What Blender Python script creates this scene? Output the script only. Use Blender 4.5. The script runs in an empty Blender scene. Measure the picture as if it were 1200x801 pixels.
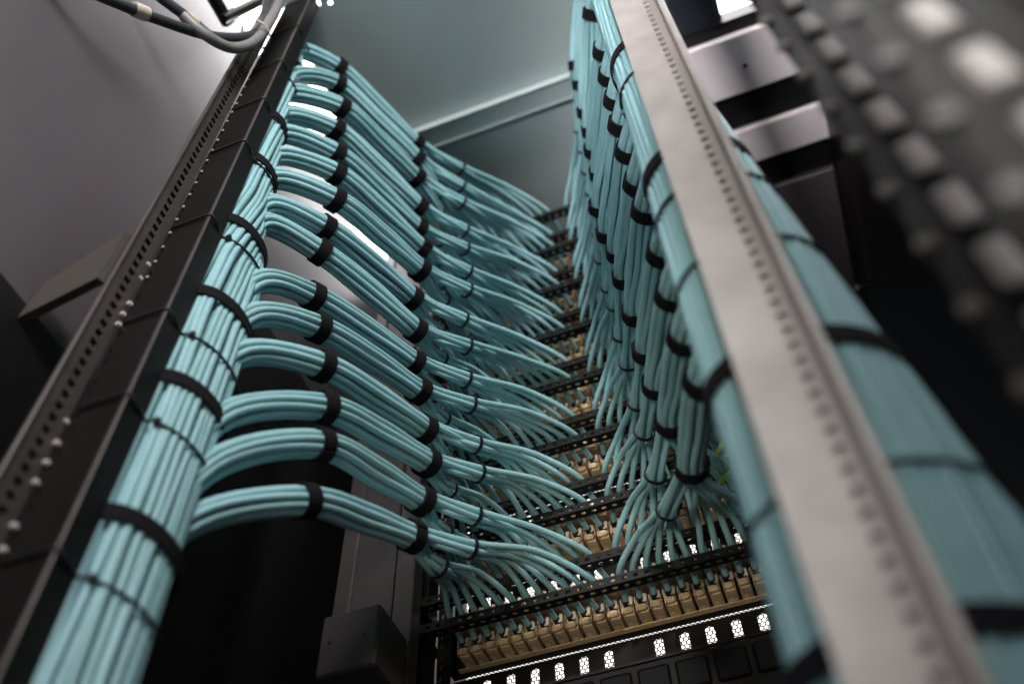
import bpy, bmesh, math, random
from mathutils import Vector, Matrix
random.seed(11)
scene = bpy.context.scene
COL = scene.collection

# ------------------------------------------------------------------ camera
# world: x to the right along the lacing bars, y into the rack, z up; the camera stands at the origin, 0.35 m above the floor
FPX, PX, PY = 1128.0, 600.0, 400.0
AX = Vector((0.93731346, -0.2929201, -0.188789))     # world x seen from the camera (right, down, forward)
AY = Vector((0.34759748, 0.74715334, 0.5665138))
AZ = Vector((-0.02488895, -0.59662359, 0.80213517))
cam = bpy.data.cameras.new('camera'); camo = bpy.data.objects.new('camera', cam); COL.objects.link(camo)
right = Vector((AX.x, AY.x, AZ.x)); up = -Vector((AX.y, AY.y, AZ.y)); back = -Vector((AX.z, AY.z, AZ.z))
camo.matrix_world = Matrix((right, up, back)).transposed().to_4x4()
cam.sensor_width = 36.0
cam.lens = FPX / 1200.0 * 36.0
cam.clip_start = 0.01; cam.clip_end = 60
cam.dof.use_dof = True; cam.dof.focus_distance = 1.27; cam.dof.aperture_fstop = 2.1
scene.camera = camo

# ------------------------------------------------------------------ world, lamps, exposure
w = bpy.data.worlds.new('World'); scene.world = w; w.use_nodes = True
bg = w.node_tree.nodes['Background']
bg.inputs[0].default_value = (0.80, 0.78, 0.82, 1); bg.inputs[1].default_value = 0.10

def area(name, loc, aim, sx, sy, power, col):
    l = bpy.data.lights.new(name, 'AREA'); l.shape = 'RECTANGLE'; l.size = sx; l.size_y = sy
    l.energy = power; l.color = col
    o = bpy.data.objects.new(name, l); COL.objects.link(o); o.location = loc
    o.rotation_euler = (Vector(aim) - Vector(loc)).to_track_quat('-Z', 'Y').to_euler()
    return o
area('aisle_lamp', (0.28, -1.15, 1.70), (-0.22, 0.6, 1.42), 1.0, 0.6, 23, (1.0, 0.955, 0.93)).data.spread = math.radians(112)
area('aisle_floor_bounce', (-0.6, -0.9, -0.2), (-0.2, 0.7, 1.6), 1.4, 1.0, 3, (1.0, 0.95, 0.92))
area('bracket_fill_light', (-0.02, -0.85, -0.20), (0.235, 0.88, 1.86), 0.2, 0.2, 1.15, (1.0, 0.94, 0.95)).data.spread = math.radians(22)  # added fill aimed at the roof brackets, not a real lamp
area('jack_fill_light', (-0.22, -0.45, 0.08), (-0.15, 1.0, 0.92), 0.12, 0.12, 0.16, (1.0, 0.86, 0.68)).data.spread = math.radians(24)  # added warm fill that brightens the jacks, no lamp stands here
scene.view_settings.view_transform = 'Standard'
scene.view_settings.look = 'None'
scene.view_settings.exposure = 0.0
scene.view_settings.gamma = 1.0
scene.render.engine = 'CYCLES'
scene.cycles.max_bounces = 8
scene.cycles.use_denoising = True
try: scene.cycles.denoiser = 'OPENIMAGEDENOISE'
except Exception: pass

# ------------------------------------------------------------------ helpers
def at(u, v, y=None, x=None, z=None):
    """the point seen at picture position (u, v) of the 1200 px wide photograph that lies at the given depth"""
    r = Vector(((u - PX) / FPX, (v - PY) / FPX, 1))
    d = Vector((r.dot(AX), r.dot(AY), r.dot(AZ)))
    if y is not None: s = y / d.y
    elif x is not None: s = x / d.x
    else: s = z / d.z
    return d * s

def mat(name, col, rough=0.5, metal=0.0, noise=0.0, nscale=30, bump=0.0, bscale=400, rand=0.0, spec=0.5, rough_var=0.0, stretch=None, coat=0):
    m = bpy.data.materials.new(name); m.use_nodes = True
    nt = m.node_tree; N = nt.nodes; L = nt.links
    b = N['Principled BSDF']
    b.inputs['Base Color'].default_value = (*col, 1)
    b.inputs['Roughness'].default_value = rough; b.inputs['Metallic'].default_value = metal
    b.inputs['Specular IOR Level'].default_value = spec
    if coat: b.inputs['Coat Weight'].default_value = coat
    tc = N.new('ShaderNodeTexCoord')
    src = tc.outputs['Object']
    if stretch:
        mp = N.new('ShaderNodeMapping'); mp.inputs['Scale'].default_value = stretch
        L.new(src, mp.inputs['Vector']); src = mp.outputs['Vector']
    if noise or rand:
        hsv = N.new('ShaderNodeHueSaturation'); hsv.inputs['Color'].default_value = (*col, 1)
        val = N.new('ShaderNodeMath'); val.operation = 'ADD'; val.inputs[0].default_value = 1.0; val.inputs[1].default_value = 0
        if noise:
            n = N.new('ShaderNodeTexNoise'); n.inputs['Scale'].default_value = nscale; n.inputs['Detail'].default_value = 5
            L.new(src, n.inputs['Vector'])
            mr = N.new('ShaderNodeMapRange'); mr.inputs['To Min'].default_value = 1 - noise; mr.inputs['To Max'].default_value = 1 + noise
            mr.inputs['From Min'].default_value = 0.25; mr.inputs['From Max'].default_value = 0.75
            L.new(n.outputs['Fac'], mr.inputs['Value']); L.new(mr.outputs['Result'], val.inputs[0])
        if rand:
            oi = N.new('ShaderNodeObjectInfo')
            m2 = N.new('ShaderNodeMapRange'); m2.inputs['To Min'].default_value = -rand; m2.inputs['To Max'].default_value = rand
            L.new(oi.outputs['Random'], m2.inputs['Value']); L.new(m2.outputs['Result'], val.inputs[1])
            m3 = N.new('ShaderNodeMapRange'); m3.inputs['To Min'].default_value = 0.5 - rand * 0.10; m3.inputs['To Max'].default_value = 0.5 + rand * 0.10
            L.new(oi.outputs['Random'], m3.inputs['Value']); L.new(m3.outputs['Result'], hsv.inputs['Hue'])
        L.new(val.outputs[0], hsv.inputs['Value']); L.new(hsv.outputs['Color'], b.inputs['Base Color'])
    if rough_var:
        n3 = N.new('ShaderNodeTexNoise'); n3.inputs['Scale'].default_value = nscale * 0.4; n3.inputs['Detail'].default_value = 6
        L.new(src, n3.inputs['Vector'])
        r3 = N.new('ShaderNodeMapRange'); r3.inputs['To Min'].default_value = max(0.05, rough - rough_var); r3.inputs['To Max'].default_value = min(1, rough + rough_var)
        r3.inputs['From Min'].default_value = 0.3; r3.inputs['From Max'].default_value = 0.7
        L.new(n3.outputs['Fac'], r3.inputs['Value']); L.new(r3.outputs['Result'], b.inputs['Roughness'])
    if bump:
        n2 = N.new('ShaderNodeTexNoise'); n2.inputs['Scale'].default_value = bscale; n2.inputs['Detail'].default_value = 3
        L.new(src, n2.inputs['Vector'])
        bp = N.new('ShaderNodeBump'); bp.inputs['Strength'].default_value = bump; bp.inputs['Distance'].default_value = 0.001
        L.new(n2.outputs['Fac'], bp.inputs['Height']); L.new(bp.outputs['Normal'], b.inputs['Normal'])
    return m

def emit(name, col, strength):
    m = bpy.data.materials.new(name); m.use_nodes = True
    nt = m.node_tree; nt.nodes.clear()
    e = nt.nodes.new('ShaderNodeEmission'); e.inputs[0].default_value = (*col, 1); e.inputs[1].default_value = strength
    o = nt.nodes.new('ShaderNodeOutputMaterial'); nt.links.new(e.outputs[0], o.inputs[0])
    return m

M = {}
M['cable'] = mat('aqua_jacket', (0.285, 0.525, 0.565), 0.47, noise=0.07, nscale=60, rand=0.10, bump=0.15, bscale=900)
M['velcro'] = mat('black_hook_tape', (0.008, 0.007, 0.010), 0.9, noise=0.3, nscale=300, bump=0.7, bscale=1800, spec=0.2)
M['tie'] = mat('black_nylon', (0.008, 0.008, 0.010), 0.45)
M['black_steel'] = mat('black_powder_coat', (0.006, 0.0053, 0.0053), 0.5, noise=0.25, nscale=14, bump=0.25, bscale=1500, rough_var=0.08, spec=0.18)
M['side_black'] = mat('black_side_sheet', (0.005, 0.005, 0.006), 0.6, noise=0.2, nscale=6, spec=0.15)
M['bar'] = mat('black_bar_steel', (0.007, 0.007, 0.007), 0.4, spec=0.3, bump=0.2, bscale=1500)
M['grey_steel'] = mat('grey_steel_sheet', (0.46, 0.535, 0.54), 0.55, noise=0.12, nscale=4, bump=0.12, bscale=900, rough_var=0.1)
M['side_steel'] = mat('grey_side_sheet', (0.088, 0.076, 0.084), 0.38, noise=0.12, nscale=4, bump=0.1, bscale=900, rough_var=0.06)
M['side_toned_down'] = mat('side_sheet_light_toned_down', (0.045, 0.040, 0.044), 0.42, noise=0.08, nscale=5)  # darker copy of the side sheet, its colour tempers the roof slot's light
M['side_right'] = mat('dark_side_sheet', (0.014, 0.019, 0.028), 0.5, noise=0.1, nscale=6)
M['pale_rail'] = mat('pale_zinc_rail', (0.31, 0.290, 0.275), 0.48, metal=0.12, noise=0.2, nscale=22, rough_var=0.08, bump=0.1, bscale=700)
M['ledge'] = mat('grey_brown_sheet', (0.06, 0.053, 0.047), 0.5, noise=0.1, nscale=8)
M['backing_shaded'] = mat('shaded_rail_backing', (0.21, 0.19, 0.175), 0.5, noise=0.1, nscale=20)  # shadow between comb and lip put into the colour
M['box'] = mat('dark_grey_coat', (0.045, 0.042, 0.043), 0.48, noise=0.2, nscale=14, bump=0.25, bscale=1500, rough_var=0.08)
M['zinc_pale'] = mat('pale_zinc_screw', (0.16, 0.15, 0.142), 0.5, metal=0.2)
M['zinc'] = mat('zinc_rail', (0.085, 0.075, 0.07), 0.45, metal=0.3, noise=0.15, nscale=30, rough_var=0.1)
M['lilac_steel'] = mat('pale_bracket_sheet', (0.66, 0.61, 0.63), 0.5, noise=0.06, nscale=8, rough_var=0.08)
M['jack'] = mat('tan_metal_jack', (0.66, 0.50, 0.30), 0.33, metal=0.2, noise=0.18, nscale=120, rand=0.12, rough_var=0.1)
M['jack_tab'] = mat('pale_metal_tab', (0.66, 0.56, 0.42), 0.3, metal=0.7, rand=0.1)
M['dark_cable'] = mat('dark_grey_jacket', (0.045, 0.047, 0.055), 0.42, noise=0.15, nscale=80)
M['grey_cable'] = mat('mid_grey_jacket', (0.20, 0.195, 0.195), 0.45, noise=0.15, nscale=80)
M['tape'] = mat('cream_tape', (0.60, 0.54, 0.44), 0.6, noise=0.15, nscale=120)
M['earth'] = mat('green_yellow_jacket', (0.50, 0.60, 0.03), 0.4)
M['floor'] = mat('floor_tile', (0.42, 0.41, 0.40), 0.5, noise=0.06, nscale=6)
M['slot_glow_and_screw'] = mat('pale_slot_glow_and_screw', (0.66, 0.62, 0.59), 0.45, metal=0.1, noise=0.05)  # pale screws and rivets; on the near posts, painted light through slots
M['light'] = emit('lit_diffuser', (1.0, 0.97, 0.98), 8.5)
M['light_front'] = emit('lit_front_diffuser', (1.0, 0.93, 0.87), 2.3)

def tag(o, label=None, cat=None, group=None, kind=None):
    if label: o['label'] = label
    if cat: o['category'] = cat
    if group: o['group'] = group
    if kind: o['kind'] = kind
    return o
def empty(name, loc, label=None, cat=None, group=None):
    o = bpy.data.objects.new(name, None); COL.objects.link(o); o.location = loc; o.empty_display_size = 0.05
    return tag(o, label, cat, group)
def world_of(o):
    v = Vector(o.location)
    while o.parent: o = o.parent; v += o.location
    return v

class MB:
    """collects verts and faces in world coordinates, linked as one mesh object"""
    def __init__(s): s.v = []; s.f = []; s.mi = []; s.sm = []
    def add(s, vs, fs, mi=0, smooth=False):
        n = len(s.v); s.v += [tuple(p) for p in vs]
        for f in fs: s.f.append(tuple(i + n for i in f)); s.mi.append(mi); s.sm.append(smooth)
    def box(s, a, b, mi=0, bev=0.0):
        x0, y0, z0 = a; x1, y1, z1 = b
        if bev <= 0:
            vs = [(x0,y0,z0),(x1,y0,z0),(x1,y1,z0),(x0,y1,z0),(x0,y0,z1),(x1,y0,z1),(x1,y1,z1),(x0,y1,z1)]
            s.add(vs, [(0,3,2,1),(4,5,6,7),(0,1,5,4),(1,2,6,5),(2,3,7,6),(3,0,4,7)], mi); return
        bm = bmesh.new(); bmesh.ops.create_cube(bm, size=1)
        for v in bm.verts: v.co = Vector(((x0+x1)/2 + v.co.x*(x1-x0), (y0+y1)/2 + v.co.y*(y1-y0), (z0+z1)/2 + v.co.z*(z1-z0)))
        bmesh.ops.bevel(bm, geom=bm.edges[:], offset=bev, segments=1, affect='EDGES')
        bm.verts.index_update()
        s.add([v.co[:] for v in bm.verts], [[v.index for v in f.verts] for f in bm.faces], mi); bm.free()
    def tube(s, pts, r, sides=8, mi=0, cap=True, flat=None):
        pts = [Vector(p) for p in pts]; n = len(pts)
        prev = None; rings = []
        for i, p in enumerate(pts):
            t = (pts[min(i+1, n-1)] - pts[max(i-1, 0)]).normalized()
            if prev is None:
                a = Vector((0, 0, 1)) if abs(t.z) < 0.9 else Vector((1, 0, 0))
                u = (a - t * a.dot(t)).normalized()
            else: u = (prev - t * prev.dot(t)).normalized()
            prev = u; q = t.cross(u)
            rr = r[i] if isinstance(r, (list, tuple)) else r
            rings.append([p + (u*math.cos(2*math.pi*k/sides) + q*math.sin(2*math.pi*k/sides))*rr for k in range(sides)])
        vs = [v for R in rings for v in R]; fs = []
        for i in range(n-1):
            for k in range(sides):
                k2 = (k+1) % sides
                fs.append((i*sides+k, i*sides+k2, (i+1)*sides+k2, (i+1)*sides+k))
        s.add(vs, fs, mi, True)
        if cap:
            s.add(rings[0], [tuple(reversed(range(sides)))], mi); s.add(rings[-1], [tuple(range(sides))], mi)
    def band(s, loop, axis, width, thick, mi=0, closed=True):
        """a flat tape along the closed loop of points, outward normals from the loop, lying across axis"""
        n = len(loop); L = [Vector(p) for p in loop]; c = sum(L, Vector()) / n; ax = Vector(axis).normalized()
        vs = []
        for i, p in enumerate(L):
            if closed: t = (L[(i+1) % n] - L[i-1])
            else: t = L[min(i+1, n-1)] - L[max(i-1, 0)]
            o = t.cross(ax).normalized()
            if o.dot(p - c) < 0: o = -o
            vs += [p - ax*width/2, p + ax*width/2, p + ax*width/2*0.96 + o*thick, p - ax*width/2*0.96 + o*thick]
        fs = []
        for i in range(n if closed else n-1):
            j = (i+1) % n
            for k in range(4):
                k2 = (k+1) % 4
                fs.append((i*4+k, i*4+k2, j*4+k2, j*4+k))
        if not closed:
            fs.append((0, 1, 2, 3)); m = (n-1)*4; fs.append((m+3, m+2, m+1, m))
        s.add(vs, fs, mi, False)
    def plate(s, us, vs, hole, org, eu, ev, en, thick, mi=0, chamfer=0.0):
        """sheet cut at us x vs; hole(i, j) True leaves the cell open (octagonal when chamfer > 0)"""
        org, eu, ev, en = Vector(org), Vector(eu), Vector(ev), Vector(en)
        P = lambda u, v, k: org + eu*u + ev*v + en*(thick*k)
        nu, nv = len(us)-1, len(vs)-1
        H = [[bool(hole(i, j)) for j in range(nv)] for i in range(nu)]
        for j in range(nv):                     # merge solid runs along u
            i = 0
            while i < nu:
                if H[i][j]: i += 1; continue
                i0 = i
                while i < nu and not H[i][j]: i += 1
                a, b, c, d = us[i0], us[i], vs[j], vs[j+1]
                q = [P(a,c,0), P(b,c,0), P(b,d,0), P(a,d,0), P(a,c,1), P(b,c,1), P(b,d,1), P(a,d,1)]
                s.add(q, [(0,3,2,1), (4,5,6,7)], mi)
                s.add([q[0], q[3], q[7], q[4]], [(0,1,2,3)], mi); s.add([q[1], q[2], q[6], q[5]], [(0,3,2,1)], mi)
                # top and bottom edges only where open
                for (jj, k) in ((j-1, c), (j+1, d)):
                    if jj < 0 or jj >= nv or any(H[ii][jj] for ii in range(i0, i)):
                        for ii in range(i0, i):
                            if jj < 0 or jj >= nv or H[ii][jj]:
                                s.add([P(us[ii],k,0), P(us[ii+1],k,0), P(us[ii+1],k,1), P(us[ii],k,1)], [(0,1,2,3)], mi)
        if chamfer > 0:
            for i in range(nu):
                for j in range(nv):
                    if not H[i][j]: continue
                    a, b, c, d = us[i], us[i+1], vs[j], vs[j+1]; ch = min(chamfer, (b-a)/2, (d-c)/2)
                    for (x, y, sx, sy) in ((a,c,1,1),(b,c,-1,1),(b,d,-1,-1),(a,d,1,-1)):
                        t = [(x,y),(x+sx*ch,y),(x,y+sy*ch)]
                        q = [P(*p,0) for p in t] + [P(*p,1) for p in t]
                        s.add(q, [(0,1,2),(3,4,5),(1,2,5,4)], mi)
    def build(s, name, mats, parent=None, origin=None):
        if not isinstance(mats, (list, tuple)): mats = [mats]
        o0 = Vector(origin) if origin is not None else (world_of(parent) if parent else Vector())
        me = bpy.data.meshes.new(name)
        me.from_pydata([(x-o0.x, y-o0.y, z-o0.z) for x, y, z in s.v], [], s.f)
        for m in mats: me.materials.append(m)
        me.polygons.foreach_set('material_index', s.mi); me.polygons.foreach_set('use_smooth', s.sm); me.update()
        o = bpy.data.objects.new(name, me); COL.objects.link(o)
        if parent:
            o.parent = parent; o.location = o0 - world_of(parent)
        else: o.location = o0
        return o

def spline(P, per=8):
    """centripetal Catmull-Rom through the points"""
    P = [Vector(p) for p in P]
    Q = [P[0]*2 - P[1]] + P + [P[-1]*2 - P[-2]]
    out = []
    for i in range(1, len(Q)-2):
        p0, p1, p2, p3 = Q[i-1:i+3]
        t0 = 0; t1 = t0 + max(1e-4, (p1-p0).length)**0.5; t2 = t1 + max(1e-4, (p2-p1).length)**0.5; t3 = t2 + max(1e-4, (p3-p2).length)**0.5
        for k in range(per):
            t = t1 + (t2-t1)*k/per
            a1 = p0*((t1-t)/(t1-t0)) + p1*((t-t0)/(t1-t0)); a2 = p1*((t2-t)/(t2-t1)) + p2*((t-t1)/(t2-t1)); a3 = p2*((t3-t)/(t3-t2)) + p3*((t-t2)/(t3-t2))
            b1 = a1*((t2-t)/(t2-t0)) + a2*((t-t0)/(t2-t0)); b2 = a2*((t3-t)/(t3-t1)) + a3*((t-t1)/(t3-t1))
            out.append(b1*((t2-t)/(t2-t1)) + b2*((t-t1)/(t2-t1)))
    out.append(P[-1])
    return out

def lerp_tab(tab, z):
    if z <= tab[0][0]: return tab[0][1:]
    for a, b in zip(tab, tab[1:]):
        if z <= b[0]:
            f = (z-a[0])/(b[0]-a[0]); return [p+(q-p)*f for p, q in zip(a[1:], b[1:])]
    return tab[-1][1:]

# ------------------------------------------------------------------ setting
ZF, ZC = -0.35, 1.86                                   # floor, underside of the cabinet's roof
f = MB(); f.box((-6, -6, ZF-0.05), (6, 8, ZF))
tag(f.build('floor', M['floor']), kind='structure')

def luminaire(x0, x1, y0, y1, z, m, label):
    t = empty('ceiling_light', ((x0+x1)/2, (y0+y1)/2, z), label, 'ceiling light')
    b = MB(); b.box((x0, y0, z), (x1, y1, z+0.03)); b.build('diffuser', m, t)
    b = MB()
    b.box((x0-0.03, y0-0.03, z-0.006), (x0, y1+0.03, z+0.04)); b.box((x1, y0-0.03, z-0.006), (x1+0.03, y1+0.03, z+0.04))
    b.box((x0, y0-0.03, z-0.006), (x1, y0, z+0.04)); b.box((x0, y1, z-0.006), (x1, y1+0.03, z+0.04))
    b.build('frame', M['grey_steel'], t)
luminaire(-1.2, -0.12, 0.2, 1.9, 2.55, M['light'], 'bright white room light glimpsed through the slot at the left edge of the cabinet roof')
luminaire(0.05, 0.95, -0.1, 1.05, 2.55, M['light'], 'bright white room light glimpsed through the opening above the pale bracket at the right')
luminaire(-2.2, 1.2, 2.3, 5.2, 2.9, M['light_front'], 'warm white room light shining through the honeycomb mesh of the front door')

# ------------------------------------------------------------------ the cabinet
cab = empty('server_cabinet', (-0.215, 0.8, ZF), 'tall dark steel server cabinet seen from below, with grey roof, rails and honeycomb front door', 'cabinet')
# roof with the slot on the left and two small round openings
b = MB()
us = [-0.56, -0.507, -0.4985, -0.4845, -0.4765, 0.115]; vs = [0.10, 0.4225, 0.4275, 0.4325, 0.4385, 1.13]
b.plate(us, vs, lambda i, j: (i, j) in ((1, 1), (1, 2), (3, 3)), (0, 0, ZC), (1,0,0), (0,1,0), (0,0,1), 0.002, chamfer=0.001)
b.build('roof_panel', M['grey_steel'], cab)
b = MB()
b.box((-0.66, 0.10, ZC-0.001), (-0.56, 0.20, ZC+0.006)); b.box((-0.66, 1.06, ZC-0.001), (-0.56, 1.46, ZC+0.006))
b.box((-0.5625, 0.10, ZC-0.014), (-0.5605, 1.46, ZC+0.012))
b.build('roof_edge_strip', M['grey_steel'], cab)
# cross channel under the roof: web with holes, two bright lips
b = MB()
us = [-0.56]; x = -0.545
hx = []
while x < 0.10: us += [x-0.0022, x+0.0022]; hx.append(len(us)-2); x += 0.0297
us.append(0.115); HX = set(hx)
b.plate(us, [0.729, 0.7335, 0.7375, 0.761, 0.768], lambda i, j: j == 1 and i in HX, (0, 0, ZC-0.016), (1,0,0), (0,1,0), (0,0,1), 0.0018, chamfer=0.001)
b.box((-0.56, 0.7262, ZC-0.024), (0.115, 0.7288, ZC-0.0005)); b.box((-0.56, 0.7682, ZC-0.024), (0.115, 0.7708, ZC-0.0005))
ch = b.build('cross_channel', M['grey_steel'], cab)
sc_ = MB(); sc_.tube([(-0.262, 0.748, ZC-0.0162), (-0.262, 0.748, ZC-0.020)], 0.004, 10); sc_.build('screw', M['slot_glow_and_screw'], ch)
# left and right side panels
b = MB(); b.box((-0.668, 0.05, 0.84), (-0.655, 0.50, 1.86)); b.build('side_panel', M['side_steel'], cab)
b = MB(); b.box((-0.668, 0.501, 1.265), (-0.655, 1.46, 1.86)); b.build('side_panel', M['side_toned_down'], cab)
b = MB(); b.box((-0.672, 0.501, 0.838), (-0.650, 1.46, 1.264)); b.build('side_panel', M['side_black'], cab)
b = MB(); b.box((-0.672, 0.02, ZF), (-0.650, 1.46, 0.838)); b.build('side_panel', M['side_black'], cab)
b = MB(); b.box((0.126, 1.085, ZF), (0.148, 1.47, 1.83)); b.box((0.149, 1.463, ZF), (0.445, 1.472, 1.858)); b.build('front_corner_panel', M['side_right'], cab)
b = MB(); b.box((0.440, 0.30, ZF), (0.450, 1.46, 1.86)); b.build('side_panel', M['side_right'], cab)
b = MB(); b.box((0.365, 0.86, 0.6), (0.395, 1.46, 1.857)); b.build('front_column', M['bar'], cab)
# ledge of the frame at the left, above the dark opening
q = [at(16, 374, y=0.362), at(56, 328, y=0.362), Vector((-0.5655, 0.362, at(160, 264, y=0.362).z)), Vector((-0.5655, 0.362, at(104, 328, y=0.362).z))]
b = MB(); b.add(q + [p + Vector((0.001, 0.010, 0.002)) for p in q], [(0,1,2,3), (7,6,5,4), (0,4,5,1), (1,5,6,2), (2,6,7,3), (3,7,4,0)])
b.build('frame_ledge', M['ledge'], cab)
# right part of the roof: pale brackets with dark gaps
b = MB(); b.box((0.120, 0.765, ZC-0.02), (0.37, 0.885, ZC), bev=0.002)
o = b.build('roof_bracket', M['lilac_steel'], cab)
sc_ = MB(); sc_.tube([(0.232, 0.83, ZC-0.0202), (0.232, 0.83, ZC-0.023)], 0.0045, 10); sc_.build('screw', M['black_steel'], o)
b = MB(); b.box((0.155, 0.965, ZC-0.02), (0.37, 1.045, ZC), bev=0.002); b.build('roof_bracket', M['lilac_steel'], cab)
b = MB(); b.box((0.150, 1.118, ZC-0.02), (0.362, 1.46, ZC), bev=0.002); b.build('roof_bracket', M['side_steel'], cab)
b = MB(); b.box((0.117, 0.74, ZC+0.004), (0.44, 1.46, ZC+0.05)); b.build('gap_dark_sheet', M['bar'], cab)  # added dark sheet, keeps the gaps between the brackets black
b = MB(); b.box((0.118, 0.886, ZC-0.006), (0.153, 1.46, ZC+0.002)); b.build('roof_rib', M['bar'], cab)

b = MB(); b.box((0.108, 0.44, ZC+0.01), (0.215, 0.764, ZC+0.06), bev=0.012); b.build('roof_duct', M['side_right'], cab)

# rear rail on the right: pale zinc with a row of square openings
ZB, ZT = -0.30, 1.855
PIT = 0.0159
def rail_cuts():
    vs = [ZB]; z = ZB + 0.01; idx = set()
    while z < ZT - 0.02:
        vs += [z, z+0.0095]; idx.add(len(vs)-2); z += PIT
    vs.append(ZT)
    return vs, idx
vs, HI = rail_cuts()
b = MB()
b.plate([0.012, 0.0480, 0.0540], vs, lambda i, j: i == 1 and j in HI, (0, 0.405, 0), (1,0,0), (0,0,1), (0,1,0), 0.002)
b.box((0.0622, 0.394, ZB), (0.0695, 0.4065, ZT), bev=0.0015)
b.box((0.0645, 0.4068, ZB), (0.0690, 0.445, ZT))
rr = b.build('rear_rail', M['pale_rail'], cab)
b = MB(); b.box((0.0435, 0.4085, ZB), (0.0640, 0.411, ZT)); b.build('backing_strip', M['backing_shaded'], rr)
# rear rail on the left: black Z profile with rows of openings, beside the trunk
b = MB()
b.plate([-0.559, -0.5545, -0.5515, -0.5035], vs, lambda i, j: i == 1 and j in HI and j % 3 != 0, (0, 0.407, 0), (1,0,0), (0,0,1), (0,1,0), 0.002, chamfer=0.001)
b.box((-0.5035, 0.4070, ZB), (-0.5010, 0.4330, ZT))
rl = b.build('rear_rail', M['black_steel'], cab)
b = MB(); b.box((-0.5047, 0.4050, ZB), (-0.4998, 0.4068, ZT), bev=0.0008); b.build('rail_edge', M['zinc'], rl)
b = MB(); b.plate([0.375, 0.3865, 0.3960, 0.4065], vs, lambda i, j: i == 1 and j in HI, (-0.561, 0, 0), (0,1,0), (0,0,1), (-1,0,0), 0.002)
b.box((-0.5638, 0.3705, ZB), (-0.5585, 0.3745, ZT), bev=0.001)
b.build('perforated_flange', M['zinc'], rl)
b = MB(); b.box((-0.5660, 0.380, ZB), (-0.5645, 0.402, ZT)); b.build('backing_strip', M['zinc'], rl)
b = MB(); b.box((-0.600, 0.405, ZB), (-0.5635, 0.409, ZT)); b.build('mounting_strip', M['black_steel'], rl)
bolt = None
for (u, v) in [(174,311),(165,327),(153,357),(145,369),(140,381),(78,495),(68,520),(56,543),(43,566),(18,617),(5,645)]:
    p = at(u, v, y=0.4065)
    b = MB(); b.tube([p, p + Vector((0, -0.004, 0))], [0.0032, 0.0026], 8); b.build('screw', M['slot_glow_and_screw'], rl)
z = 0.90
while z < 1.78:
    b = MB(); p = Vector((-0.5535, 0.4068, z)); b.tube([p, p + Vector((0, -0.0015, 0))], 0.0017, 6); b.build('rivet', M['slot_glow_and_screw'], rl)
    z += 0.0318

# rear frame post near the camera on the right, with pale plates that imitate light through its slots
def near_post(x0, y0, sc):
    vz = [-0.34]; z = -0.30
    while z < 1.78: vz += [z, z+0.026*sc]; z += 0.0445*sc
    vz.append(1.85)
    b = MB()
    b.plate([x0, x0+0.012*sc, x0+0.030*sc, x0+0.044*sc], vz, lambda i, j: False, (0, y0, 0), (1,0,0), (0,0,1), (0,1,0), 0.002)
    b.box((x0+0.0442*sc, y0-0.002, -0.34), (x0+0.055*sc, y0+0.010*sc, 1.85), bev=0.002)
    rp = b.build('rear_post', M['black_steel'], cab)
    for j in range(1, len(vz)-1, 2):
        b = MB(); b.box((x0+0.0145*sc, y0-0.0022*sc, vz[j]-0.002*sc), (x0+0.0275*sc, y0+0.009*sc, vz[j]+0.027*sc), bev=0.002*sc); b.build('slot_glow_plate', M['slot_glow_and_screw'], rp)
        b = MB(); p = Vector((x0+0.0005*sc, y0-0.0002, vz[j]+0.035*sc)); b.tube([p, p+Vector((0, -0.003*sc, 0))], 0.0046*sc, 8); b.build('screw', M['zinc_pale'], rp)
near_post(0.113, 0.300, 1.225)
near_post(0.106, 0.196, 1.31)

# front post on the left with the bracket box, front post on the right
b = MB()
b.box((-0.541, 0.902, ZB), (-0.480, 0.940, ZT), bev=0.002)
fl = b.build('front_post', M['box'], cab)
b = MB(); b.box((-0.4775, 0.902, ZB), (-0.4500, 0.930, ZT), bev=0.0015); b.build('post_cover', M['box'], fl)
b = MB(); b.box((-0.580, 0.925, ZB), (-0.558, 0.94, ZT), bev=0.001); b.build('post_edge', M['zinc'], fl)
b = MB(); b.plate([-0.4490, -0.4455, -0.4415, -0.430], vs, lambda i, j: i == 1 and j in HI, (0, 0.985, 0), (1,0,0), (0,0,1), (0,1,0), 0.002, chamfer=0.001)
b.build('hole_strip', M['black_steel'], fl)
b = MB(); b.box((-0.4515, 0.990, ZB), (-0.4475, 1.080, ZT)); b.box((-0.500, 0.955, ZB), (-0.4520, 0.985, ZT)); b.build('side_filler', M['bar'], fl)
b = MB()
b.plate([0.020, 0.0225, 0.0265, 0.095], vs, lambda i, j: i == 1 and j in HI, (0, 0.985, 0), (1,0,0), (0,0,1), (0,1,0), 0.002, chamfer=0.001)
b.box((0.0955, 0.90, ZB), (0.16, 0.99, ZT), bev=0.002)
b.build('front_post', M['black_steel'], cab)
p0 = at(368, 790, y=0.82); p1 = at(446, 704, y=0.82)
b = MB(); b.box((p0.x, 0.82, p1.z-0.085), (p1.x, 0.898, p1.z), bev=0.003)
bx = b.build('bracket_box', M['box'], fl)
for (u, v) in ((386, 752), (426, 741)):
    p = at(u, v, y=0.82); b = MB(); b.tube([p + Vector((0, 0.002, 0)), p + Vector((0, -0.0008, 0))], 0.0023, 8); b.build('screw', M['bar'], bx)

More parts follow.
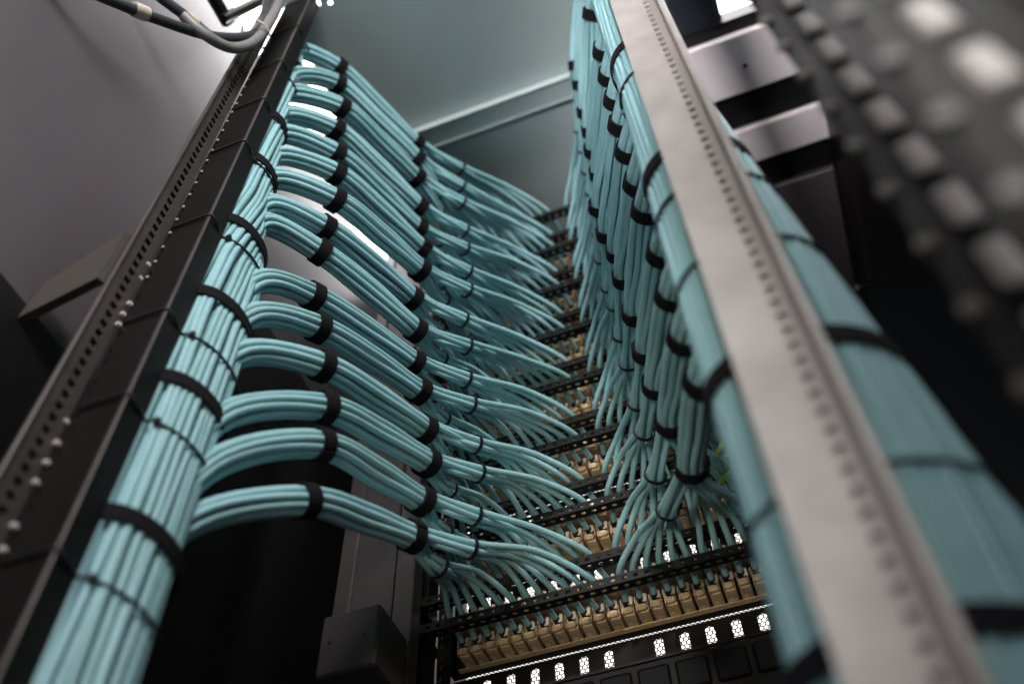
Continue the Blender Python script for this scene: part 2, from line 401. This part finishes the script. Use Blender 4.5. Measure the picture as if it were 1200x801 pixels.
# honeycomb front door
door = MB(); pitch = 0.0066; R0 = pitch/math.sqrt(3); rin = R0*0.74
x0, x1, z0, z1, yd = -0.50, 0.09, 0.70, 1.74, 1.10
hv, hf = [], []
row = 0; z = z0
while z < z1:
    x = x0 + (pitch/2 if row % 2 else 0)
    while x < x1:
        n = len(hv)
        for rr_ in (R0, rin):
            for k in range(6):
                a = math.pi/6 + k*math.pi/3
                hv.append((x+rr_*math.cos(a), yd, z+rr_*math.sin(a)))
        for k in range(6):
            k2 = (k+1) % 6; hf.append((n+k, n+k2, n+6+k2, n+6+k))
        x += pitch
    z += R0*1.5; row += 1
door.add(hv, hf)
dm = MB()
dm.box((-0.648, yd-0.015, ZF), (x0, yd+0.015, 1.858)); dm.box((x1, yd-0.015, ZF), (0.125, yd+0.015, 1.855))
dm.box((x0, yd-0.015, ZF), (x1, yd+0.015, z0)); dm.box((x0, yd-0.015, z1), (x1, yd+0.015, 1.858))
fd = dm.build('front_door', M['bar'], cab)
tag(door.build('honeycomb_mesh', M['bar'], fd), kind='stuff')

# ------------------------------------------------------------------ patch panels, lacing bars, cable managers
NB = 15
def zbar(k):
    if k == 0: return 1.7045
    m = (14-k)//2
    return 0.769 + 0.1336*m + (0.0425 if (14-k) % 2 else 0)
XC, PP = -0.2, 0.0185
def xport(i): return XC + (i-11.5)*PP
ORD = ['topmost', 'second', 'third', 'fourth', 'fifth', 'sixth', 'seventh', 'eighth', 'ninth', 'tenth', 'eleventh', 'twelfth', 'thirteenth', 'fourteenth', 'bottom']
def place_words(k):
    return ['topmost', 'second from the top', 'third from the top', 'fourth from the top', 'fifth from the top', 'sixth from the top', 'seventh from the top',
            'middle, eighth from the top', 'seventh from the bottom', 'sixth from the bottom', 'fifth from the bottom', 'fourth from the bottom',
            'third from the bottom', 'second from the bottom', 'lowest'][k]

def jack_mesh(var):
    b = MB(); rnd = random.Random(var)
    b.box((-0.0074, 0.004, -0.0095), (0.0074, 0.034, 0.0105), 0, bev=0.0012)
    # rear housing, rounded at the back, with a recess line
    b.box((-0.0070, -0.0035, -0.0085), (0.0070, 0.0045, 0.0004), 0, bev=0.0028)
    b.box((-0.0070, -0.0045, -0.0108), (-0.0048, 0.003, -0.0015), 0, bev=0.0006)
    # pale upright wing beside the cable, a smaller one opposite, a latch on top
    lean = rnd.uniform(-0.0012, 0.0012)
    w_ = [(0.0022, -0.0045, 0.0004), (0.0076, -0.0035, 0.0004), (0.0078+lean, -0.0020, 0.0128), (0.0040+lean, -0.0030, 0.0140)]
    b.add(w_ + [(x, y+0.0014, z) for x, y, z in w_], [(0,1,2,3), (7,6,5,4), (0,4,5,1), (1,5,6,2), (2,6,7,3), (3,7,4,0)], 1)
    b.box((-0.0078, -0.0035, 0.0004), (-0.0062, 0.0035, 0.0105+lean), 1, bev=0.0005)
    b.box((-0.0075, 0.006, 0.0105), (0.0075, 0.020, 0.0135), 1, bev=0.0008)
    # dark cable boot
    b.tube([(0, -0.0075, 0.0062), (0, 0.002, 0.0060), (0, 0.006, 0.0058)], [0.0047, 0.0050, 0.0050], 8, 2)
    me_o = b.build('jack', [M['jack'], M['jack_tab'], M['tie']])
    me = me_o.data; bpy.data.objects.remove(me_o); return me
JM = [jack_mesh(i) for i in range(3)]

def bar_us(x0, x1, pit, wid):
    us = [x0]; idx = set(); x = x0 + 0.006
    while x + wid < x1 - 0.003: us += [x, x+wid]; idx.add(len(us)-2); x += pit
    us.append(x1); return us, idx
BU, BI = bar_us(-0.448, 0.048, 0.0145, 0.0072)
for k in range(NB):
    zb = zbar(k)
    t = empty('patch_panel', (XC, 1.03, zb), f'black patch panel of tan metal jacks, {place_words(k)}', 'patch panel', 'patch panels down the rack')
    b = MB(); b.box((-0.445, 1.0205, zb-0.0112), (0.045, 1.0335, zb+0.0325), bev=0.0008); b.build('face_plate', M['bar'], t)
    b = MB(); b.box((-0.430, 1.012, zb-0.0118), (0.030, 1.0202, zb-0.0102)); b.build('jack_tray', M['jack'], t)
    for i in range(24):
        j = bpy.data.objects.new('jack', JM[(i*7+k) % 3]); COL.objects.link(j); j.parent = t
        j.location = (xport(i)-XC, 0.986-1.03, random.uniform(-0.0006, 0.0006))
    t = empty('cable_lacing_bar', (XC, 0.93, zb), f'slim black perforated lacing bar carrying aqua cables, {place_words(k)}', 'lacing bar', 'lacing bars across the panels')
    b = MB()
    b.plate(BU, [zb-0.0072, zb-0.0035, zb+0.0018, zb+0.0058], lambda i, j: j == 1 and i in BI, (0, 0.928, 0), (1,0,0), (0,0,1), (0,1,0), 0.0016, chamfer=0.0016)
    b.plate(BU, [0.9300, 0.9330, 0.9385, 0.9425], lambda i, j: j == 1 and i in BI, (0, 0, zb-0.0072), (1,0,0), (0,1,0), (0,0,1), 0.0016, chamfer=0.0016)
    b.build('perforated_strip', M['bar'], t)
    for (xa, xb_) in ((-0.4515, -0.4482), (0.0482, 0.0515)):
        b = MB(); b.box((xa, 0.926, zb-0.0075), (xb_, 0.984, zb+0.008), bev=0.0008); b.build('bracket', M['bar'], t)

# slotted cable managers between the pairs, one below the lowest panel
def manager(zc, lab):
    t = empty('cable_manager', (XC, 1.035, zc), lab, 'cable manager', 'slotted cable managers')
    h = 0.0405; us = [-0.445]; idx = set()
    x = -0.436
    while x + 0.0145 < 0.04:
        if abs(x+0.007-XC) > 0.028: us += [x, x+0.0118]; idx.add(len(us)-2)
        x += 0.033
    us.append(0.045)
    b = MB(); b.plate(us, [zc-h/2, zc-0.0170, zc+0.0140, zc+h/2], lambda i, j: j == 1 and i in idx, (0, 1.0300, 0), (1,0,0), (0,0,1), (0,1,0), 0.0035, chamfer=0.003)
    b.build('slotted_plate', M['bar'], t)
    b = MB(); b.box((-0.445, 1.0225, zc-h/2-0.0005), (0.045, 1.0298, zc-h/2+0.003)); b.build('lip', M['bar'], t)
for m in range(8):
    zc = 0.769 + 0.1336*m - 0.0112 - 0.0042 - 0.0203
    k = 14 - 2*m
    manager(zc, 'glossy black slotted panel, lit through its slots, below the lowest patch panel' if m == 0 else
            f'black slotted panel under the patch panel {place_words(k)}')
# the black unit under the lowest manager
t = empty('rack_unit', (XC, 1.0, 0.64), 'dark ribbed rack unit at the bottom edge, below the slotted panel', 'rack unit')
b = MB(); b.box((-0.445, 1.012, 0.58), (0.045, 1.082, 0.704), bev=0.002); b.build('housing', M['black_steel'], t)
for i in range(10):
    x = -0.43 + i*0.047
    b = MB(); b.box((x, 1.0085, 0.655), (x+0.040, 1.0118, 0.694), bev=0.003); b.build('port_block', M['side_black'], t)

# ------------------------------------------------------------------ cable bundles
# columns: z, centre x, centre y, half width, half depth
TL = [(0.1, -0.513, 0.486, 0.036, 0.055), (0.86, -0.513, 0.486, 0.035, 0.054), (0.98, -0.513, 0.481, 0.032, 0.050), (1.14, -0.513, 0.466, 0.0195, 0.036), (1.28, -0.513, 0.459, 0.0170, 0.030), (1.41, -0.513, 0.451, 0.0140, 0.023), (1.56, -0.513, 0.443, 0.0105, 0.016)]
TR = [(-0.1, 0.067, 0.486, 0.080, 0.050), (0.36, 0.064, 0.486, 0.076, 0.050), (0.60, 0.052, 0.486, 0.064, 0.047), (0.87, 0.040, 0.484, 0.052, 0.044), (1.3, 0.027, 0.480, 0.038, 0.040), (1.7, 0.018, 0.476, 0.028, 0.032)]
DIA = 0.0080; RC = DIA/2
OFF = [(0.58*DIA*math.cos(a), 0.58*DIA*math.sin(a)) for a in [math.pi/2 + 2*math.pi*k/3 for k in range(3)]] + \
      [(1.56*DIA*math.cos(a), 1.56*DIA*math.sin(a)) for a in [math.pi/2 + 2*math.pi*(k+0.5)/9 for k in range(9)]]
RB = 1.56*DIA + RC
EX = [(350,55),(342,85),(335,105),(332,130),(330,152),(324,178),(320,205),(314,235),(310,258),(302,325),(296,365),(284,410),(268,480),(258,535),(225,605)]
L1 = [(397,80),(395,98),(400,125),(393,152),(394,180),(394,203),(393,233),(381,266),(375,295),(367,346),(373,383),(378,428),(380,477),(376,520),(358,586)]
L2 = [(487,168),(488,186),(487,208),(490,242),(489,267),(493,291),(492,315),(483,349),(487,386),(484,423),(490,457),(497,502),(500,540),(492,585),(482,628)]
R1 = [(690,-72),(692,-40),(694,-12),(697,15),(709,58),(716,88),(723,116),(730,145),(738,176),(748,213),(758,245),(777,295),(788,344),(803,393),(823,443)]
R2 = [(677,76),(683,98),(689,130),(694,152),(698,175),(704,202),(705,241),(714,271),(725,294),(733,324),(745,365),(759,409),(770,449),(786,492),(810,545)]

def frame_at(t, side):
    """perpendicular axes: up-ish and sideways (towards the middle of the rack)"""
    t = t.normalized(); a = Vector((0, 0, 1)) - t*t.z
    if a.length < 0.2: a = Vector((0, -1, 0)) - t*(-t.y)
    u = a.normalized(); q = Vector((1, 0, 0)) * side
    q = q - t*q.dot(t) - u*q.dot(u)
    return u, q.normalized()

def ring(c, t, r, n=20, squash=1.0):
    t = t.normalized(); a = Vector((0, 0, 1)) if abs(t.z) < 0.9 else Vector((0, -1, 0))
    u = (a - t*a.dot(t)).normalized(); q = t.cross(u)
    return [c + u*math.cos(2*math.pi*k/n)*r*squash + q*math.sin(2*math.pi*k/n)*r for k in range(n)]

def bundle(k, side, P0, P1, S1, S2, label, group, first_strap=True):
    zb = zbar(k); rnd = random.Random(k*31 + (7 if side > 0 else 0))
    t = empty('cable_bundle', P1, label, 'cable bundle', group)
    ports = list(range(12)) if side > 0 else list(range(23, 11, -1))
    W = [Vector((xport(i), 0.93, zb+0.0108)) for i in ports]          # index 0 = outermost port, 11 = nearest the middle
    mid = (S1 + S2)/2 + Vector((0, 0, 0.004))
    key = [P0, P1, S1, mid, S2]
    tang = [(P1-P0), (S1-P0)*0.5 + Vector((0, 0, 0.03)), (S2-P1), (S2-S1), None]
    gA = sum(W[6:], Vector())/6; gB = sum(W[:6], Vector())/6
    tang[4] = ((gA+gB)/2 - S1)
    TA = S2.lerp(gA, 0.37 if side > 0 else 0.50) + Vector((0, 0, 0.012)); TB = S2.lerp(gB, 0.34) - Vector((0, 0, 0.006))
    dirA = (gA - S2); dirB = (gB - S2)
    fr = [frame_at(v, side) for v in tang]; fA = frame_at(dirA, side); fB = frame_at(dirB, side)
    rot = rnd.uniform(-0.25, 0.25)
    offs = [(a*math.cos(rot)-c*math.sin(rot), a*math.sin(rot)+c*math.cos(rot)) for a, c in OFF]
    order = sorted(range(12), key=lambda n: offs[n][0]*0.9 + offs[n][1]*0.6)
    O6 = [(0.0, 0.0)] + [(1.02*DIA*math.cos(a), 1.02*DIA*math.sin(a)) for a in [2*math.pi*q/5 for q in range(5)]]
    so6 = sorted(range(6), key=lambda n: O6[n][0]*0.6 + O6[n][1]*0.8)
    for rank, n in enumerate(order):
        a, c = offs[n]; w_ = W[rank]
        pts = []
        for q in range(5):
            u, s_ = fr[q]; tw = (0.45, 0.95, 1.0, 1.10, 1.0)[q]
            j = 0.0012 if q in (0, 1, 3) else 0.0003
            pts.append(key[q] + u*(a*tw) + s_*(c*tw) + Vector((rnd.uniform(-j, j), rnd.uniform(-j, j), rnd.uniform(-j, j))))
        grpA = rank >= 6
        T, fT, o6 = (TA, fA, O6[so6[rank-6]]) if grpA else (TB, fB, O6[so6[rank]])
        sc6 = 1.0 if grpA else 1.15
        if side < 0 and not grpA:
            loose = S2.lerp(w_, 0.42) + Vector((0, 0, 0.004 + rnd.uniform(-0.004, 0.004))) + fT[0]*o6[0]*0.6
            pts.append(loose); T = loose
        else: pts.append(T + fT[0]*o6[0]*sc6 + fT[1]*o6[1]*sc6)
        dx = (T.x - w_.x)
        wb = w_ + Vector((dx*0.085, 0, rnd.uniform(0, 0.0015)))
        ap = T.lerp(wb, 0.58) + Vector((rnd.uniform(-0.002, 0.002), rnd.uniform(-0.003, 0.003), 0.016 + rnd.uniform(-0.003, 0.006)))
        pts.append(ap)
        pts.append(wb)
        pts.append(Vector((w_.x + dx*0.045, 0.962, zb+0.0078)))
        pts.append(Vector((w_.x + dx*0.004, 0.9835, zb+0.0062)))
        b = MB(); b.tube(spline(pts, 7), RC, 8, cap=False)
        b.build('cable', M['cable'], t)
    def strap(c, tg, wid=0.0175):
        b = MB(); rg = ring(c, tg, RB+0.0004, 22)
        b.band(rg, tg, wid, 0.0018)
        lap = ring(c, tg, RB+0.0023, 22); s0 = rnd.randrange(22)
        b.band([lap[(s0+q) % 22] for q in range(7)], tg, wid*0.97, 0.0014, closed=False)
        b.build('strap', M['velcro'], t)
    if first_strap: strap(S1, tang[2])
    strap(S2, tang[4])
    for (T, d, r_) in ((TA, dirA, 1.02*DIA+RC), (TB, dirB, 1.17*DIA+RC)):
        if side < 0 and T is TB: continue
        b = MB(); tg = d.normalized(); rg = ring(T, tg, r_+0.0006, 16)
        b.band(rg, tg, 0.0042, 0.0016)
        p = rg[rnd.randrange(3)]; o = (p - T).normalized()
        b.tube([p - tg*0.002, p + o*0.004 - tg*0.002], 0.0024, 6)
        b.build('zip_tie', M['tie'], t)
    return t

for k in range(NB):
    fz = (14-k)/14
    P1 = at(*EX[k], y=0.522 - 0.082*fz)
    dz = 0.125 - 0.055*fz; cz = lerp_tab(TL, P1.z - dz); P0 = Vector((cz[0], cz[1] + 0.006, P1.z - dz)); P1 = P1 + Vector((-0.004, 0.004, 0))
    bundle(k, 1, P0, P1, at(*L1[k], y=0.60-0.09*fz), at(*L2[k], y=0.75-0.06*fz),
           f'aqua cable bundle strapped twice on the left, {place_words(k)} there', 'cable bundles on the left side')
    S1 = at(*R1[k], y=0.60-0.09*fz); S2 = at(*R2[k], y=0.75-0.06*fz)
    P1 = S1 + Vector((0.040, -0.070, -0.022)); P0 = P1 + Vector((0.022, -0.03, -0.13))
    bundle(k, -1, P0, P1, S1, S2,
           f'aqua cable bundle beside the pale rail, {place_words(k)} there', 'cable bundles on the right side')

# ------------------------------------------------------------------ cable trunks
def ell(tab, z, grow=0.0, n=72):
    cx, cy, a, b_ = lerp_tab(tab, z)
    return [Vector((cx - (a+grow)*math.cos(2*math.pi*k/n), cy - (b_+grow)*math.sin(2*math.pi*k/n), z)) for k in range(n)]   # starts at the left, goes round the front
def arc_point(loop, s):
    n = len(loop)
    for i in range(n):
        d = (loop[(i+1) % n]-loop[i]).length
        if s <= d: return loop[i].lerp(loop[(i+1) % n], s/d)
        s -= d
    return None
def trunk(tab, z0, z1, label, frac):
    t = empty('vertical_cable_loom', (tab[0][1], tab[0][2], z0), label, 'cable loom')
    for layer in range(2):
        def L(z):
            lp = ell(tab, z, -RC - layer*DIA*0.9); return sum((lp[(i+1) % 72]-lp[i]).length for i in range(72))*frac
        nmax = int(L(z0)/(DIA*0.985))
        for j in range(nmax):
            s = (j+0.5+0.3*layer)*DIA*0.985; pts = []; z = z0; ph = random.uniform(0, 6.28)
            while z < z1:
                lp = ell(tab, z, -RC - layer*DIA*0.9 + 0.0010*math.sin(z*9+ph))
                if lerp_tab(tab, z)[2] < RC*(2+2*layer) or s > L(z): break
                p = arc_point(lp, s + 0.0011*math.sin(z*7+ph*2))
                if p is None: break
                pts.append(p); z += 0.04
            if len(pts) < 4: continue
            if z < z1:
                cz = lerp_tab(tab, z+0.05); pts += [pts[-1].lerp(Vector((cz[0], cz[1]+0.005, z+0.02)), 0.5), Vector((cz[0], cz[1]+0.01, z+0.055))]
            b = MB(); b.tube(spline(pts, 3), RC*1.02, 8, cap=False); b.build('cable', M['cable'], t)
    return t
tl = trunk(TL, 0.1, 1.56, 'thick trunk of aqua cables strapped to the black rail at the left', 0.62)
tr = trunk(TR, -0.1, 1.7, 'thick blurred trunk of aqua cables behind the pale rail at the right', 0.62)

def tilt(loop, tab, z, dz):          # straps sit slightly askew
    cx = lerp_tab(tab, z)[0]
    return [p + Vector((0, 0, (p.x-cx)*dz)) for p in loop]
def zs_of(pix, y): return [at(u, v, y=y).z for u, v in pix]
for z in zs_of([(140,612),(205,452),(243,352),(275,268),(298,197),(316,148),(60,840)], 0.45):
    b = MB(); b.band(tilt(ell(TL, z, 0.0008, 40), TL, z, 0.06), (0.06*0, 0, 1), 0.017, 0.0018); b.build('strap', M['velcro'], tl)
for z in zs_of([(100,690),(178,505),(215,405),(252,295),(281,208),(306,155),(322,110),(332,70)], 0.45):
    lp = [p for p in tilt(ell(TL, z, 0.0008, 40), TL, z, -0.08)]
    front = lp[8:27]
    path = [Vector((-0.5525, 0.4045, z+0.004)), Vector((-0.53, 0.4042, z+0.004)), Vector((-0.5052, 0.4036, z+0.003)), Vector((-0.4985, 0.4045, z+0.002)), Vector((-0.4980, 0.4155, z+0.001))] + [p for p in front if p.x > -0.505 or p.y > 0.46]
    b = MB(); b.tube(path, 0.0017, 6)
    p = front[6]; b.box((p.x-0.003, p.y-0.0045, p.z-0.003), (p.x+0.003, p.y+0.001, p.z+0.004), bev=0.0006)
    b.build('zip_tie', M['tie'], tl)
for z in zs_of([(1000,392),(1165,735),(730,60),(770,190)], 0.45):
    b = MB(); b.band(tilt(ell(TR, z, 0.0008, 44), TR, z, -0.1), (0, 0, 1), 0.019, 0.002); b.build('strap', M['velcro'], tr)
for z in zs_of([(900,285),(1090,545),(885,200),(830,60)], 0.45):
    b = MB(); b.tube([p for p in tilt(ell(TR, z, 0.0010, 44), TR, z, -0.06)], 0.0019, 6); b.build('zip_tie', M['tie'], tr)

# ------------------------------------------------------------------ smaller things
# dark power cables tied to the left rail at the top
t = empty('power_cable', at(300, 40, y=0.37), 'dark grey power cables with cream tape bands, tied to the left rail at the top', 'cable bundle')
def path_px(lst): return [at(u, v, y=y) for u, v, y in lst]
def path_x(lst): return [at(u, v, x=x) for u, v, x in lst]
b = MB(); b.tube(spline(path_x([(60,-30,-0.64),(125,-2,-0.61),(190,24,-0.585),(248,42,-0.56),(290,42,-0.535),(312,22,-0.525),(330,-20,-0.52)]), 8), 0.0080, 10); b.build('sleeve', M['dark_cable'], t)
b = MB(); b.tube(spline(path_x([(140,-50,-0.64),(180,-10,-0.61),(222,22,-0.585),(258,50,-0.56),(288,50,-0.54),(306,28,-0.532),(318,-20,-0.528)]), 8), 0.0080, 10); b.build('sleeve', M['dark_cable'], t)
b = MB(); b.tube(spline(path_x([(215,18,-0.575),(240,40,-0.555),(268,55,-0.54),(296,50,-0.525),(318,22,-0.512),(336,-20,-0.506)]), 8), 0.0085, 10); b.build('sleeve', M['grey_cable'], t)
for (u, v, x, u2, v2, x2) in ((156, 10, -0.5985, 172, 16.5, -0.592), (217, 19, -0.587, 230, 28, -0.580)):
    b = MB(); b.tube([at(u, v, x=x), at(u2, v2, x=x2)], 0.0105, 12); b.build('tape_band', M['tape'], t)
c = at(300, 40, x=-0.528); tg = at(312, 20, x=-0.524) - at(285, 46, x=-0.536)
b = MB(); b.band(ring(c, tg, 0.022, 18), tg, 0.004, 0.0015); b.build('zip_tie', M['tape'], t)
# struts behind the power cables
t = empty('frame_strut', at(270, 10, y=0.55), 'black angled frame strut at the top left behind the power cables', 'strut')
b = MB(); b.tube([at(243, -15, x=-0.60), at(268, 28, x=-0.60)], 0.012, 4); b.build('upright', M['bar'], t)
b = MB(); b.tube([at(262, 22, x=-0.59), at(322, -8, x=-0.57)], 0.009, 4); b.build('arm', M['bar'], t)
# earth wires by the right post
for (pix, lab) in (([(880,470,0.80),(858,502,0.84),(842,528,0.88),(833,560,0.95)], 'green and yellow earth wire, the upper one beside the right rail'),
                   ([(905,500,0.80),(868,540,0.84),(843,566,0.88),(830,590,0.95)], 'green and yellow earth wire, the lower one beside the right rail')):
    b = MB(); b.tube(spline(path_px(pix), 6), 0.0030, 6)
    o = b.build('earth_wire', M['earth'], None, origin=at(pix[1][0], pix[1][1], y=pix[1][2])); tag(o, lab, 'wire', 'earth wires')
